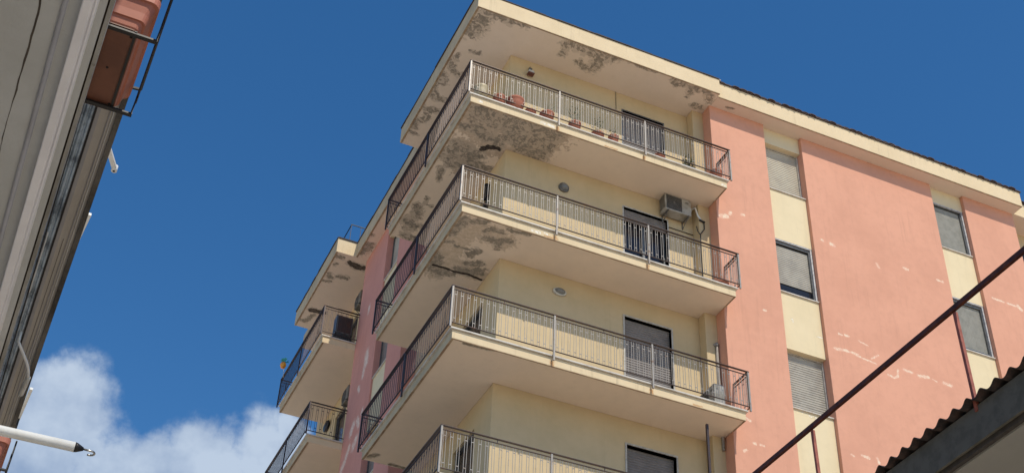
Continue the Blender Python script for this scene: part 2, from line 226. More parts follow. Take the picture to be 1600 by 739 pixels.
M['concrete'] = plaster('grey_concrete_render', (.56, .575, .575), (.47, .48, .47), bump=.3, streak=0, amt=.9, random_peel=.25, patch2=(.40, .385, .36))
M['concrete2'] = plaster('scratched_grey_render', (.56, .53, .48), (.48, .45, .40), bump=.3, amt=.7, scratch=(14, .35, 1))
M['moss'] = plaster('lichened_concrete_edge', (.20, .185, .16), (.05, .045, .04), bump=.6, amt=1, random_peel=.9, patch2=(.42, .40, .36), streak=.6)
M['edge_stain'] = plaster('stained_slab_edge', (.42, .41, .38), (.18, .17, .15), bump=.5, amt=.9, random_peel=.6, patch2=(.12, .11, .10))
M['crack'] = simple('dark_crack_and_shade', (.09, .075, .062), .95)  # cracks and slab joint; also the shadow strip under the eave
M['pvc'] = simple('pale_lavender_pipe', (.86, .86, .90), .35, col2=(.80,.80,.84), scale=3)
M['pvc_dull'] = simple('dull_lavender_pipe', (.42, .42, .45), .4, col2=(.36, .36, .385), scale=3)
M['awning'] = simple('blue_grey_awning_cloth', (.46, .53, .58), .4, col2=(.13, .155, .18), scale=4)
M['board'] = simple('dark_slate_board', (.17, .155, .125), .95, spec=.1, col2=(.13, .12, .095), scale=7, bump=.2)
M['fibre'] = simple('aged_fibre_cement', (.045, .036, .034), .9, col2=(.09, .055, .045), scale=14, bump=.4)
M['ceil_r'] = plaster('dim_grey_soffit', (.42, .395, .34), (.37, .345, .30), bump=.15)
M['bounce_paving'] = plaster('pale_bounce_paving', (.72, .61, .48), (.64, .54, .42), bump=.2)  # unseen ground, made pale to bounce light onto the undersides
M['bounce_street'] = simple('pale_bounce_street', (.52, .46, .375), .9)  # unseen street, its colour raised for more bounce light
M['lampglass'] = simple('frosted_lamp_glass', (.20, .19, .17), .3)
M['lampmetal'] = simple('grey_lamp_rim', (.16, .15, .14), .5, .3)
M['lampwhite'] = simple('white_lamp_rim', (.60, .57, .50), .5)
M['redbox'] = simple('red_brown_plastic', (.16, .05, .03), .5)
M['orange'] = simple('orange_yellow_foil', (.75, .36, .03), .4, col2=(.70, .14, .03), scale=8)
M['teal'] = simple('teal_foil', (.02, .33, .30), .4)
M['steel'] = simple('steel', (.45, .45, .44), .3, .9)

# ------------------------------------------------------------------ mesh builder
ID = Matrix.Identity(4)
class MB:
    def __init__(s): s.v = []; s.f = []; s.mi = []; s.sm = []
    def add(s, vs, fs, mi=0, sm=False):
        o = len(s.v); s.v += [Vector(v) for v in vs]; s.f += [[o + i for i in f] for f in fs]
        s.mi += [mi] * len(fs) if isinstance(mi, int) else mi; s.sm += [sm] * len(fs); return s
    def box(s, x0, x1, y0, y1, z0, z1, mi=0):
        return s.add([(x, y, z) for z in (z0, z1) for y in (y0, y1) for x in (x0, x1)], [(0, 2, 3, 1), (4, 5, 7, 6), (0, 1, 5, 4), (2, 6, 7, 3), (0, 4, 6, 2), (1, 3, 7, 5)], mi)
    def bar(s, p, q, w, h, mi=0, up=(0, 0, 1)):
        p, q = Vector(p), Vector(q); d = (q - p).normalized(); u = Vector(up)
        if abs(d.dot(u)) > .98: u = Vector((0, 1, 0))
        a = d.cross(u).normalized() * w / 2; b = a.cross(d).normalized() * h / 2
        return s.add([c + sa * a + sb * b for c in (p, q) for sa, sb in ((-1, -1), (1, -1), (1, 1), (-1, 1))], [(0, 1, 2, 3), (7, 6, 5, 4), (0, 4, 5, 1), (1, 5, 6, 2), (2, 6, 7, 3), (3, 7, 4, 0)], mi)
    def tube(s, pts, r, n=10, mi=0, cap=True):
        pts = [Vector(p) for p in pts]; rs = r if isinstance(r, (list, tuple)) else [r] * len(pts)
        vs = []; fs = []; prev = None
        for i, p in enumerate(pts):
            d = (pts[min(i + 1, len(pts) - 1)] - pts[max(i - 1, 0)]).normalized()
            if prev is None: a = d.cross(Vector((0, 0, 1)) if abs(d.z) < .9 else Vector((1, 0, 0))).normalized()
            else: a = (prev - d * prev.dot(d)).normalized()
            prev = a; b = d.cross(a)
            vs += [p + (a * math.cos(2 * math.pi * k / n) + b * math.sin(2 * math.pi * k / n)) * rs[i] for k in range(n)]
        for i in range(len(pts) - 1):
            for k in range(n): fs.append((i * n + k, i * n + (k + 1) % n, (i + 1) * n + (k + 1) % n, (i + 1) * n + k))
        s.add(vs, fs, mi, True)
        if cap:
            o = len(s.v) - len(vs)
            s.f += [[o + k for k in reversed(range(n))], [o + (len(pts) - 1) * n + k for k in range(n)]]; s.mi += [mi, mi]; s.sm += [False, False]
        return s
    def prism(s, poly, z0, z1, mi=0):       # counter-clockwise polygon; mi int or function(kind, edge dir) -> index
        n = len(poly); vs = [(x, y, z0) for x, y in poly] + [(x, y, z1) for x, y in poly]
        fs = [tuple(reversed(range(n))), tuple(range(n, 2 * n))]; ms = [mi if isinstance(mi, int) else mi('bottom', None), mi if isinstance(mi, int) else mi('top', None)]
        for i in range(n):
            j = (i + 1) % n; fs.append((i, j, n + j, n + i)); e = (poly[j][0] - poly[i][0], poly[j][1] - poly[i][1])
            ms.append(mi if isinstance(mi, int) else mi('side', (e[1], -e[0])))
        return s.add(vs, fs, ms)
    def lathe(s, prof, c=(0, 0, 0), n=20, mi=0, sx=1, sy=1):
        c = Vector(c); vs = []; fs = []
        for r, z in prof: vs += [c + Vector((r * math.cos(2 * math.pi * k / n) * sx, r * math.sin(2 * math.pi * k / n) * sy, z)) for k in range(n)]
        for i in range(len(prof) - 1):
            for k in range(n): fs.append((i * n + k, i * n + (k + 1) % n, (i + 1) * n + (k + 1) % n, (i + 1) * n + k))
        return s.add(vs, fs, mi, True)
    def build(s, name, mats, parent=None, frame=ID, bevel=0, label=None):
        me = bpy.data.meshes.new(name)
        pm = WORLD.get(parent.name, ID).inverted() if parent else ID
        T = pm @ frame
        me.from_pydata([T @ v for v in s.v], [], s.f)
        for m in (mats if isinstance(mats, (list, tuple)) else [mats]): me.materials.append(M[m])
        me.polygons.foreach_set('material_index', s.mi); me.polygons.foreach_set('use_smooth', s.sm); me.update()
        o = bpy.data.objects.new(name, me); COL.objects.link(o)
        if parent: o.parent = parent; WORLD[o.name] = WORLD[parent.name]
        else: WORLD[o.name] = ID
        if bevel:
            b = o.modifiers.new('bevel', 'BEVEL'); b.width = bevel; b.segments = 2; b.limit_method = 'ANGLE'; b.angle_limit = math.radians(50)
        if label: o['label'] = label
        return o
WORLD = {}
def thing(name, label, cat, mat=None, loc=None, group=None):
    o = bpy.data.objects.new(name, None); COL.objects.link(o); o.empty_display_size = .2
    mw = mat if mat is not None else Matrix.Translation(loc or (0, 0, 0)); o.matrix_world = mw; WORLD[o.name] = mw
    o['label'] = label; o['category'] = cat
    if group: o['group'] = group
    return o
def copy_thing(root, loc, label, matrix=None):
    r = root.copy(); COL.objects.link(r); r.matrix_world = matrix if matrix is not None else Matrix.Translation(loc); r['label'] = label
    for ch in list(root.children):
        c = ch.copy(); COL.objects.link(c); c.parent = r
        for g in list(ch.children):
            d = g.copy(); COL.objects.link(d); d.parent = c
    return r
def holes(mb, u0, u1, v0, v1, hs, put, mi=0):
    us = sorted({u0, u1, *[h[0] for h in hs], *[h[1] for h in hs]}); vs = sorted({v0, v1, *[h[2] for h in hs], *[h[3] for h in hs]})
    us = [u for u in us if u0 <= u <= u1]; vs = [v for v in vs if v0 <= v <= v1]
    for i in range(len(us) - 1):
        run = None
        for j in range(len(vs) - 1):
            a, b = (us[i] + us[i + 1]) / 2, (vs[j] + vs[j + 1]) / 2
            if any(h[0] < a < h[1] and h[2] < b < h[3] for h in hs):
                if run is not None: put(us[i], us[i + 1], run, vs[j]); run = None
            elif run is None: run = vs[j]
        if run is not None: put(us[i], us[i + 1], run, vs[-1])

# ------------------------------------------------------------------ setting
GZ = -16.0
g = MB().add([(-400, -400, GZ), (400, -400, GZ), (400, 400, GZ), (-400, 400, GZ)], [(0, 1, 2, 3)]).build('ground', 'bounce_paving'); g['kind'] = 'structure'
rd = MB().box(-6.3, -.8, -120, 120, GZ - .1, GZ + .004).build('road', 'bounce_street'); rd['kind'] = 'structure'

# ------------------------------------------------------------------ apartment building
H = 3.05; LV = {'A': 2 * H, 'B': H, 'C': 0.0, 'D': -H}
BT = 8.92
bld = thing('apartment_building', 'tall salmon and cream apartment block with peeling corner balconies', 'building', loc=(4, 4, GZ))
doors = {'A': (4.33, 5.42, 6.1, 8.39), 'B': (4.31, 5.42, 3.05, 5.37), 'C': (4.275, 5.40, 0, 2.335), 'D': (4.275, 5.395, -3.05, -.76)}
ldoor = [(11.95, 12.95, z, z + 2.3) for z in (6.1, 3.05, 0)] 
ndoor = [(2.0, 3.1, z, z + 2.3) for z in (6.1, 3.05, 0, -3.05)]
w = MB()
holes(w, 1.376, 6.3, GZ, 9.0, list(doors.values()), lambda a, b, c, d: w.box(a, b, 1.14, 1.40, c, d))
holes(w, 1.4001, 15.0, GZ, 9.0, ndoor + ldoor, lambda a, b, c, d: w.box(1.376, 1.62, a, b, c, d))
w.build('wall', 'yellow', bld)
MB().box(1.62, 29.8, 1.40, 14.98, GZ, 9.1).build('core_wall', 'dark', bld)
MB().box(6.10, 6.40, .872, 1.14, GZ, 9.0).build('pilaster', 'yellow', bld, bevel=.012)
for a, b in ((6.39, 7.92), (9.0, 12.92), (13.95, 15.57)):
    MB().box(a, b, .54, 1.38, GZ, 9.0).build('pink_pier', 'pink', bld, bevel=.008)
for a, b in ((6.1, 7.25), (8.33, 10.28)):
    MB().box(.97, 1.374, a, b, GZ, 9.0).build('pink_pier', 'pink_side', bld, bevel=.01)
MB().box(15.572, 29.9, 1.14, 1.38, GZ, 9.0).build('wall', 'yellow', bld)
# recessed strips with windows
SW = [(6.98, 8.44, 1), (3.93, 5.45, 2), (.885, 2.38, 3), (-2.16, -.70, 3)]
def shutter(x0, x1, y, z0, z1, pitch, amp, along='x'):
    n = max(2, int((z1 - z0) / pitch)); mb = MB()
    prof = []
    for i in range(n):
        zb = z0 + (z1 - z0) * i / n; h = (z1 - z0) / n
        prof += [(0, zb), (amp, zb + h * .22), (amp * 1.15, zb + h * .5), (amp, zb + h * .8), (0, zb + h * .97)]
    prof.append((0, z1))
    if along == 'x': vs = [(x, y - a, z) for a, z in prof for x in (x0, x1)]
    else: vs = [(y - a, x, z) for a, z in prof for x in (x1, x0)]
    return mb.add(vs, [(2 * i, 2 * i + 1, 2 * i + 3, 2 * i + 2) for i in range(len(prof) - 1)])
def strip_window(x0, x1, z0, z1, kind, side):
    """side 'R': facade y=.64 ; windows of the right facade"""
    yf = .64
    fr = MB(); lm = None
    if kind in (1, 3):
        y = .80
        fr.box(x0 + .002, x0 + .035, y - .05, y + .04, z0, z1).box(x1 - .035, x1 - .002, y - .05, y + .04, z0, z1).box(x0 + .035, x1 - .035, y - .03, y + .06, z1 - .03, z1)
        o = fr.build('window', 'stone_trim', bld)
        zb = z0 + (.15 if kind == 1 else .02)
        shutter(x0 + .037, x1 - .037, y, zb, z1 - .03, .058, .012).build('shutter', 'shut_cream' if kind == 1 else 'shut_grey', o)
        MB().box(x0 + .037, x1 - .037, y + .03, y + .05, z0 + .02, z1 - .04).build('pane', 'glass', o)
    else:
        y = .70; fm = 'alu_dark'
        for a, b, c, d in ((x0 + .01, x0 + .06, z0 + .02, z1 - .02), (x1 - .09, x1 - .035, z0 + .02, z1 - .02)): fr.box(a, b, y - .02, y + .04, c, d)
        fr.box(x0 + .06, x1 - .09, y - .02, y + .04, z1 - (.10 if kind != 4 else .05), z1 - .02).box(x0 + .06, x1 - .09, y - .02, y + .04, z0 + .02, z0 + (.10 if kind == 5 else .05))
        o = fr.build('window', fm, bld)
        MB().box(x1 - .05, x1 - .012, y - .05, y + .05, z0 + .01, z1 - .012).box(x0 + .005, x1 - .012, y - .055, y + .05, z1 - .03, z1).build('light_frame', 'alu_light', o)
        zb = z0 + (.30 if kind == 2 else .10)
        shutter(x0 + .06, x1 - .09, y + .035, zb, z1 - (.13 if kind == 2 else .06), .052 if kind == 2 else .034, .010).build('shutter', 'shut_grey' if kind == 2 else 'shut_mesh', o)
        MB().box(x0 + .02, x1 - .05, y + .05, y + .06, z0 + .02, z1 - .03).build('pane', 'glass', o)
    MB().box(x0 + .003, x1 - .003, yf - .035, .86, z0 - .035, z0).build('sill', 'sill', o, bevel=.005)
    return o
for x0, x1, kinds in ((7.923, 8.997, (1, 2, 3, 3)), (12.923, 13.947, (4, 5, 5, 3))):
    z = GZ
    for a, b in sorted([(a, b) for a, b, _ in SW]) + [(9.035, 0)]:
        MB().box(x0, x1, .64, .94, z, a - .035).build('wall_strip', 'strip', bld); z = b
    for (a, b, _), k in zip(SW, kinds): strip_window(x0, x1, a, b, k, 'R')
# left recessed strip
z = GZ
for a, b in sorted([(a, b) for a, b, _ in SW]) + [(9.035, 0)]:
    MB().box(1.02, 1.374, 7.252, 8.328, z, a - .035).build('wall_strip', 'strip', bld); z = b
for i, (a, b, _) in enumerate(SW):
    o = MB().box(1.13, 1.2, 7.255, 7.30, a, b).box(1.13, 1.2, 8.28, 8.325, a, b).box(1.13, 1.2, 7.30, 8.28, b - .04, b).build('window', 'alu_dark', bld)
    if i == 0: shutter(7.30, 8.28, 1.17, a, b - .04, .058, .012, 'y').build('shutter', 'shut_grey', o)
    else: shutter(7.30, 8.28, 1.17, a, b - .04, .058, .012, 'y').build('shutter', 'shut_dark', o)
    MB().box(1.22, 1.24, 7.28, 8.30, a, b).build('pane', 'glass', o)
    MB().box(.985, 1.2, 7.255, 8.325, a - .035, a).build('sill', 'sill', o)
# balcony doors, right facade
for k, (x0, x1, z0, z1) in doors.items():
    fr = MB(); t = .035
    pr = .018 if k in 'CD' else .004
    fr.box(x0 - t, x0, 1.14 - pr, 1.30, z0, z1 + t).box(x1, x1 + t, 1.14 - pr, 1.30, z0, z1 + t).box(x0, x1, 1.14 - pr, 1.30, z1, z1 + t)
    o = fr.build('balcony_door', 'stone_trim' if k in 'CD' else ('alu_dark' if k == 'A' else 'stone_trim'), bld)
    MB().box(x0, x1, 1.34, 1.36, z0, z1).build('pane', 'glass', o)
    MB().box(x0, x0 + .05, 1.27, 1.33, z0, z1).box(x1 - .05, x1, 1.27, 1.33, z0, z1).box(x0 + .05, x1 - .05, 1.27, 1.33, z1 - .05, z1).box((x0 + x1) / 2 - .03, (x0 + x1) / 2 + .03, 1.27, 1.33, z0, z1 - .05).build('door_frame', 'alu_dark', o)
    if k == 'C': shutter(x0, x1, 1.235, z0 + .02, z1, .058, .012).build('shutter', 'shut_dark', o)
    if k == 'D': shutter(x0, x1, 1.26, z0 + .02, z1, .058, .012).build('shutter', 'shut_dark', o)
    if k == 'A': shutter(x0, x1, 1.20, z0 + .02, z1, .058, .012).build('shutter', 'shut_dark', o)
    if k == 'B':
        shutter(x0, x1, 1.22, z1 - .3, z1, .058, .012).build('shutter', 'shut_dark', o)
        MB().box(x0 + .06, x1 - .06, 1.29, 1.335, z0, z0 + .28).build('door_panel', 'shut_dark', o)
for a, b, z0, z1 in ndoor + ldoor:
    o = MB().box(1.43, 1.5, a, a + .05, z0, z1).box(1.43, 1.5, b - .05, b, z0, z1).box(1.43, 1.5, a + .05, b - .05, z1 - .05, z1).build('balcony_door', 'alu_dark', bld)
    MB().box(1.47, 1.49, a + .05, b - .05, z0, z1 - .05).build('pane', 'glass', o)

# slabs -------------------------------------------------------------
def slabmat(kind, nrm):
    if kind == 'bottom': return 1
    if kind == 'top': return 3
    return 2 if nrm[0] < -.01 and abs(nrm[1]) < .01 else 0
def beads(poly, z, w=.03, h=.012):
    mb = MB()
    return mb
s_ = .076
def railing(par, path, z, posts, mats=('metal', 'handrail')):
    """path: list of corners; posts: list per segment of distances"""
    for (p, q), ps in zip(zip(path[:-1], path[1:]), posts):
        P, Q = Vector((*p, z)), Vector((*q, z)); L = (Q - P).length; d = (Q - P) / L; nrm = Vector((d.y, -d.x, 0))
        up = Vector((0, 0, 1))
        at = lambda s, h: P + d * s + up * h
        hm = 'handrail'
        MB().bar(at(-.02, .935), at(L + .02, .935), .05, .018).build('handrail', mats[1], par, bevel=.004)
        mb = MB().bar(at(0, .855), at(L, .855), .028, .010)
        MB().bar(at(0, .10), at(L, .10), .028, .010).build('bottom_bar', mats[0] if mats[0] != 'metal' else 'handrail', par)
        edges = sorted(set([0.0] + [x for x in ps] + [L]))
        for x in ps:
            e_ = (0 < x < L)
            MB().bar(at(x, -.11 if e_ else .0), at(x, .926), .034, .034, up=(d.x, d.y, 0)).build('post', mats[0], par)
        # bays of paired balusters joined by small crosspieces
        for a, b in zip(edges[:-1], edges[1:]):
            if b - a < .12: continue
            mid = (a + b) / 2
            if b - a > 1.2: mb.bar(at(mid, .855), at(mid, .93), .014, .014, up=(d.x, d.y, 0))
            n = max(1, round((b - a - .07) / .125)); pan = MB()
            for i in range(n):
                c = a + (b - a) * (i + .5) / n
                j1, j2 = random.uniform(-.004, .004), random.uniform(-.006, .006)
                for e in (-.024, .024): pan.bar(at(c + e + j1, .10), at(c + e + j2, .855), .0078, .0078, up=(d.x, d.y, 0))
                for hh in (.745, .205): pan.bar(at(c - .026, hh), at(c + .026, hh), .009, .014)
            pan.build('baluster_panel', mats[0], par)
        mb.build('crossbar', mats[0] if mats[0] != 'metal' else 'handrail', par)
Lx, Ly = 6.483, 5.236
for k in 'ABCD':
    z = LV[k]; sm = {'A': 'sof_a', 'B': 'sof_b', 'C': 'sof_c', 'D': 'sof_c'}[k]
    poly = [(s_, s_), (Lx - s_, s_), (Lx - s_, .538), (6.388, .538), (6.388, 1.139), (1.375, 1.139), (1.375, Ly - s_), (s_, Ly - s_)]
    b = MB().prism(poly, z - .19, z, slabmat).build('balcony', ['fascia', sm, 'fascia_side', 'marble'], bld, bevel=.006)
    # stained drip edge
    e = MB(); t = .03; zz = z - .19
    e.box(s_ + .004, Lx - s_ - .004, s_ + .004, s_ + t, zz - .010, zz + .001).box(s_ + .004, s_ + t * 1.6, s_ + t, Ly - s_ - .004, zz - .010, zz + .001).box(Lx - s_ - t, Lx - s_ - .004, s_ + t, .53, zz - .010, zz + .001)
    e.build('drip_edge', 'drip', b)
    m = MB().box(.032, Lx - .032, .032, .33, z + .002, z + .034).box(.032, .33, .33, Ly - .03, z + .002, z + .034)
    m.build('marble_edge', 'marble', b, bevel=.004)
    railing(b, [(0, 0), (Lx, 0)], z, [[0, 2.13, 4.27, Lx - .0]])
    railing(b, [(Lx, 0), (Lx, .53)], z, [[]])
    railing(b, [(0, Ly), (0, 0)], z, [[0, Ly - 2.56]], ('rail_side', 'handrail'))
    railing(b, [(1.36, Ly), (0, Ly)], z, [[]], ('rail_side', 'handrail'))
for k in 'ABC':
    z = LV[k]
    poly = [(.045, 10.27), (.972, 10.27), (.972, 10.285), (1.375, 10.285), (1.375, 14.31), (.045, 14.31)]
    b = MB().prism(poly, z - .19, z, slabmat).build('balcony', ['fascia', 'sof_c', 'fascia_side', 'marble'], bld, bevel=.006)
    MB().box(.05, .10, 10.28, 14.30, z - .2, z - .189).build('drip_edge', 'drip', b)
    MB().box(.0, .25, 10.235, 14.34, z + .002, z + .034).box(.25, .968, 10.235, 10.30, z + .002, z + .034).build('marble_edge', 'marble', b, bevel=.004)
    railing(b, [(-.03, 10.2), (.965, 10.2)], z, [[0]], ('rail_side', 'handrail'))
    railing(b, [(-.03, 14.38), (-.03, 10.2)], z, [[0, 2.07]], ('rail_side', 'handrail'))
    railing(b, [(1.36, 14.38), (-.03, 14.38)], z, [[]], ('rail_side', 'handrail'))

# roof slabs --------------------------------------------------------
def roofpart(poly, sof, name='roof'):
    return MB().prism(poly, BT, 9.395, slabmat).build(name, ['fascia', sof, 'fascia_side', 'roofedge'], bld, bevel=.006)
r1 = roofpart([(.08, .08), (6.43, .08), (6.43, 2.4), (2.4, 2.4), (2.4, 5.17), (.08, 5.17)], 'sof_roof')
r2 = roofpart([(6.4305, .18), (15.62, .18), (15.62, 2.4), (6.4305, 2.4)], 'sof_eave')
r3 = roofpart([(.62, 5.1705), (2.4, 5.1705), (2.4, 10.1795), (.62, 10.1795)], 'sof_eave')
r4 = roofpart([(.045, 10.18), (2.4, 10.18), (2.4, 15.3), (.62, 15.3), (.62, 14.22), (.045, 14.22)], 'sof_eave')
r5 = roofpart([(15.621, .52), (30, .52), (30, 2.4), (15.621, 2.4)], 'sof_eave')
MB().box(2.4, 30, 2.4, 15.3, 9.0, 9.39).build('roof_deck', 'roofedge', bld)
for rr, (a, b_, c, d) in ((r1, (.084, 6.426, .084, .115)), (r2, (6.46, 15.61, .184, .212))):
    MB().box(a, b_, c, d, BT - .009, BT + .001).build('drip_edge', 'drip', rr)
MB().box(.084, .13, .12, 5.16, BT - .009, BT + .001).build('drip_edge', 'drip', r1)
MB().box(.624, .67, 5.18, 10.17, BT - .009, BT + .001).build('drip_edge', 'drip', r3)
MB().box(.05, .095, 10.19, 14.21, BT - .009, BT + .001).build('drip_edge', 'drip', r4)
def edging(par, runs, t=.03, over=.025):
    mb = MB()
    for (p, q) in runs:
        P, Q = Vector((*p, 9.395)), Vector((*q, 9.395)); L = (Q - P).length; d = (Q - P) / L; n = Vector((d.y, -d.x, 0))
        s = 0
        while s < L:
            e = min(L, s + random.uniform(.25, .6)); h = t * random.uniform(.8, 1.25)
            o = over * random.uniform(.6, 1.2); c = n * (o - .12) + Vector((0, 0, h / 2 + .002))
            mb.bar(P + d * s + c, P + d * e + c, .24, h); s = e
    mb.build('roof_edging', 'roofedge', par)
edging(r1, [((.08, 5.17), (.08, .08)), ((.08, .08), (6.43, .08))], .026)
edging(r3, [((.62, 10.18), (.62, 5.17))], .035)
edging(r4, [((.045, 14.22), (.045, 10.18)), ((.045, 10.18), (.6, 10.18))], .035)
# rows of curved roof tiles on the long eave
def tiles(par, x0, x1, y, pitch=.2):
    mb = MB(); x = x0
    while x < x1:
        r = pitch * .52; j = random.uniform(-.025, .025); hz = random.uniform(-.008, .012); n = 8
        for dy, nn in ((0, 1),):
            vs = []
            for yy in (y - .05 + j, y + .5):
                up = .0 if yy < y + .1 else .10
                vs += [(x + r * math.cos(math.pi * k / n), yy, 9.40 + hz + up + .38 * r * math.sin(math.pi * k / n)) for k in range(n + 1)]
                vs += [(x + (r - .018) * math.cos(math.pi * k / n), yy, 9.385 + hz + up + .38 * r * math.sin(math.pi * k / n)) for k in range(n + 1)]
            m_ = n + 1; fs = []
            for k in range(n):
                fs += [(k, k + 1, 2 * m_ + k + 1, 2 * m_ + k), (m_ + k + 1, m_ + k, 3 * m_ + k, 3 * m_ + k + 1), (k + 1, k, m_ + k, m_ + k + 1)]
            mb.add(vs, fs)
        x += pitch * random.uniform(.95, 1.05)
    mb.box(x0 - .08, x1 + .05, y - .035, y + .6, 9.397, 9.425)
    mb.build('roof_tiles', 'tile', par)
tiles(r2, 6.55, 15.58, .18); tiles(r5, 15.78, 29.8, .52)
# small pale fragments along the roof edge
fr = MB()
for i in range(26):
    x = .6 + i * .23 + random.uniform(-.08, .08); h = random.uniform(.01, .03)
    if random.random() < .7: fr.box(x, x + random.uniform(.05, .18), .10, .2, 9.42, 9.42 + h)
fr.build('loose_mortar', 'stone_trim', r1)
# roof railing above the far wing
rl = MB()
c0 = (.43, 10.42)
for z in (10.2,): rl.bar((c0[0], c0[1], z), (1.6, c0[1], z), .022, .022).bar((c0[0], c0[1], z), (c0[0], 13.9, z), .022, .022)
for x in (.43, .72, 1.0, 1.3): rl.bar((x, c0[1], 9.39), (x, c0[1], 10.2), .014, .014)
for y in (11.6, 12.8, 13.9): rl.bar((c0[0], y, 9.39), (c0[0], y, 10.2), .014, .014)
rl.build('roof_railing', 'black', bld)
# far right bay window under the set-back eave
o = MB().box(15.9, 15.94, 1.10, 1.16, 6.9, 8.3).box(16.9, 16.94, 1.10, 1.16, 6.9, 8.3).box(15.94, 16.9, 1.10, 1.16, 8.26, 8.3).box(15.94, 16.9, 1.10, 1.16, 6.9, 6.94).build('window', 'alu_light', bld)
MB().box(15.94, 16.9, 1.12, 1.139, 6.94, 8.26).build('pane', 'glass', o)
# drain pipe on the pilaster of the third level
MB().tube([(6.33, .84, -.5), (6.33, .84, 2.02)], .030, 12).tube([(6.33, .84, 2.02), (6.33, .84, 2.10)], .042, 12).tube([(6.33, .84, 2.06), (6.27, .90, 2.06)], .03, 8).build('drain_pipe', 'grey_pipe', bld)
# thin cord from the eave
MB().tube([(4.145, 1.13, 8.3), (4.145, 1.13, 8.93)], .006, 6).build('cord', 'cable', bld)

# ------------------------------------------------------------------ things on the building
def make_ac(name, label, loc, rot=0, bracket=True, w=.68, h=.46, d=.27, case='ac', group='outdoor air conditioners'):
    mw = Matrix.Translation(loc) @ Matrix.Rotation(rot, 4, 'Z'); t = thing(name, label, 'air conditioner', mat=mw, group=group); F = mw
    MB().box(0, w, -d, 0, 0, h).build('casing', case, t, F, bevel=.015)
    gr = MB(); cx, cz, r = w * .34, h * .5, h * .40
    n = 28
    for rr in (r, r * .78, r * .56, r * .34):
        gr.tube([(cx + rr * math.cos(2 * math.pi * i / n), -d - .008, cz + rr * math.sin(2 * math.pi * i / n)) for i in range(n + 1)], .005, 5, cap=False)
    for i in range(8):
        a = math.pi * i / 8; gr.bar((cx - r * math.cos(a), -d - .010, cz - r * math.sin(a)), (cx + r * math.cos(a), -d - .010, cz + r * math.sin(a)), .005, .005)
    gr.tube([(cx, -d + .0, cz), (cx, -d - .014, cz)], .035, 12)
    MB().box(w * .05, w * .64, -d - .003, -d + .01, h * .07, h * .93).build('fan_opening', 'ac_grille', t, F)
    gr.build('fan_grille', 'lampmetal', t, F)
    sg = MB()
    for i in range(9): sg.box(-.006, -.001, -d + .03, -.03, .07 + i * .04, .085 + i * .04)
    sg.build('side_vent', 'ac_grille', t, F)
    MB().box(w * .78, w * .9, -d - .004, -d - .0005, h * .72, h * .80).build('badge', 'lampmetal', t, F)
    if bracket:
        for x in (.08, w - .08):
            MB().bar((x, .035, -.018), (x, -d - .02, -.018), .02, .02).bar((x, .03, -.20), (x, .03, .02), .02, .015).bar((x, .02, -.19), (x, -d + .03, -.03), .014, .014).build('bracket', 'lampmetal', t, F)
    else:
        for x in (.10, w - .10): MB().box(x - .03, x + .03, -d - .01, .01, -.05, -.001).build('foot', 'black', t, F)
    return t
make_ac('air_conditioner', 'dirty white air conditioner bracketed on the cream wall above a balcony door', (5.215, 1.102, 5.44), bracket=True)
make_ac('air_conditioner', 'white air conditioner standing on the balcony floor beside the end railing', (6.04, .83, .09), rot=-math.pi / 2, bracket=False, w=.62, h=.50, d=.25)
for z, lab in ((8.15, 'air conditioner under the eave of the far left wing, seen edge on'), (4.95, 'air conditioner beneath the upper slab of the far left wing, beside the pink pier')):
    make_ac('air_conditioner', lab, (1.342, 11.6, z), rot=-math.pi / 2, bracket=True, case='ac_dark', w=.5, h=.42, d=.2)
MB().tube([(5.95, 1.05, 5.66), (6.0, .98, 5.80), (6.02, .862, 5.76), (6.07, .852, 5.54), (6.16, .85, 5.42)], .02, 8).build('air_conditioner_hose', 'white_pl', None)
o = bpy.data.objects['air_conditioner_hose']; o['label'] = 'pale bent hose rising from the wall air conditioner onto the pilaster'; o['category'] = 'hose'
cb = MB().tube([(6.2, .855, 5.44), (6.225, .855, 5.36), (6.225, .855, 5.21), (6.16, .855, 5.10), (6.11, .855, 5.02), (6.105, .855, 4.3), (6.105, .855, 3.3)], .013, 7).tube([(5.45, 1.125, 5.18), (6.085, 1.125, 5.175)], .010, 6)
cb.tube([(6.02, .855, 5.22), (6.05, .855, 5.08), (6.11, .855, 5.0)], .011, 6).tube([(6.1, .845, 5.43), (6.24, .845, 5.40)], .025, 8)
o = cb.build('power_cable', 'cable'); o['label'] = 'dark forked cable clipped to the pilaster below the wall air conditioner'; o['category'] = 'cable'

def wall_lamp(name, label, x, z, sx, sz, rim, gl):
    t = thing(name, label, 'lamp', loc=(x, 1.14, z), group='bulkhead lamps on the cream wall'); F = Matrix.Translation((x, 1.14, z)) @ Matrix.Rotation(math.pi / 2, 4, 'X')
    MB().lathe([(0.02, .0), (1, 0), (1, .035), (.92, .055), (.76, .06), (.74, .045)], n=32, sx=sx, sy=sz).build('rim', rim, t, F)
    MB().lathe([(.76, .045), (.66, .085), (.45, .105), (.2, .115), (.001, .117)], n=28, sx=sx, sy=sz).build('diffuser', gl, t, F)
    return t
wall_lamp('bulkhead_lamp', 'round grey bulkhead lamp on the cream wall left of the wall air conditioner', 2.80, 5.335, .125, .125, 'lampmetal', 'lampglass')
wall_lamp('bulkhead_lamp', 'oval bulkhead lamp with a pale rim on the cream wall', 2.745, 2.44, .155, .095, 'lampwhite', 'lampglass')
t = thing('box_lamp', 'small box lamp with a red brown underside hanging near the eave', 'lamp', loc=(1.86, 1.14, 8.45))
MB().box(1.79, 1.93, 1.0, 1.10, 8.44, 8.51).build('housing', 'lampwhite', t, bevel=.01)
MB().box(1.78, 1.94, .99, 1.11, 8.40, 8.438).build('diffuser', 'redbox', t, bevel=.008)
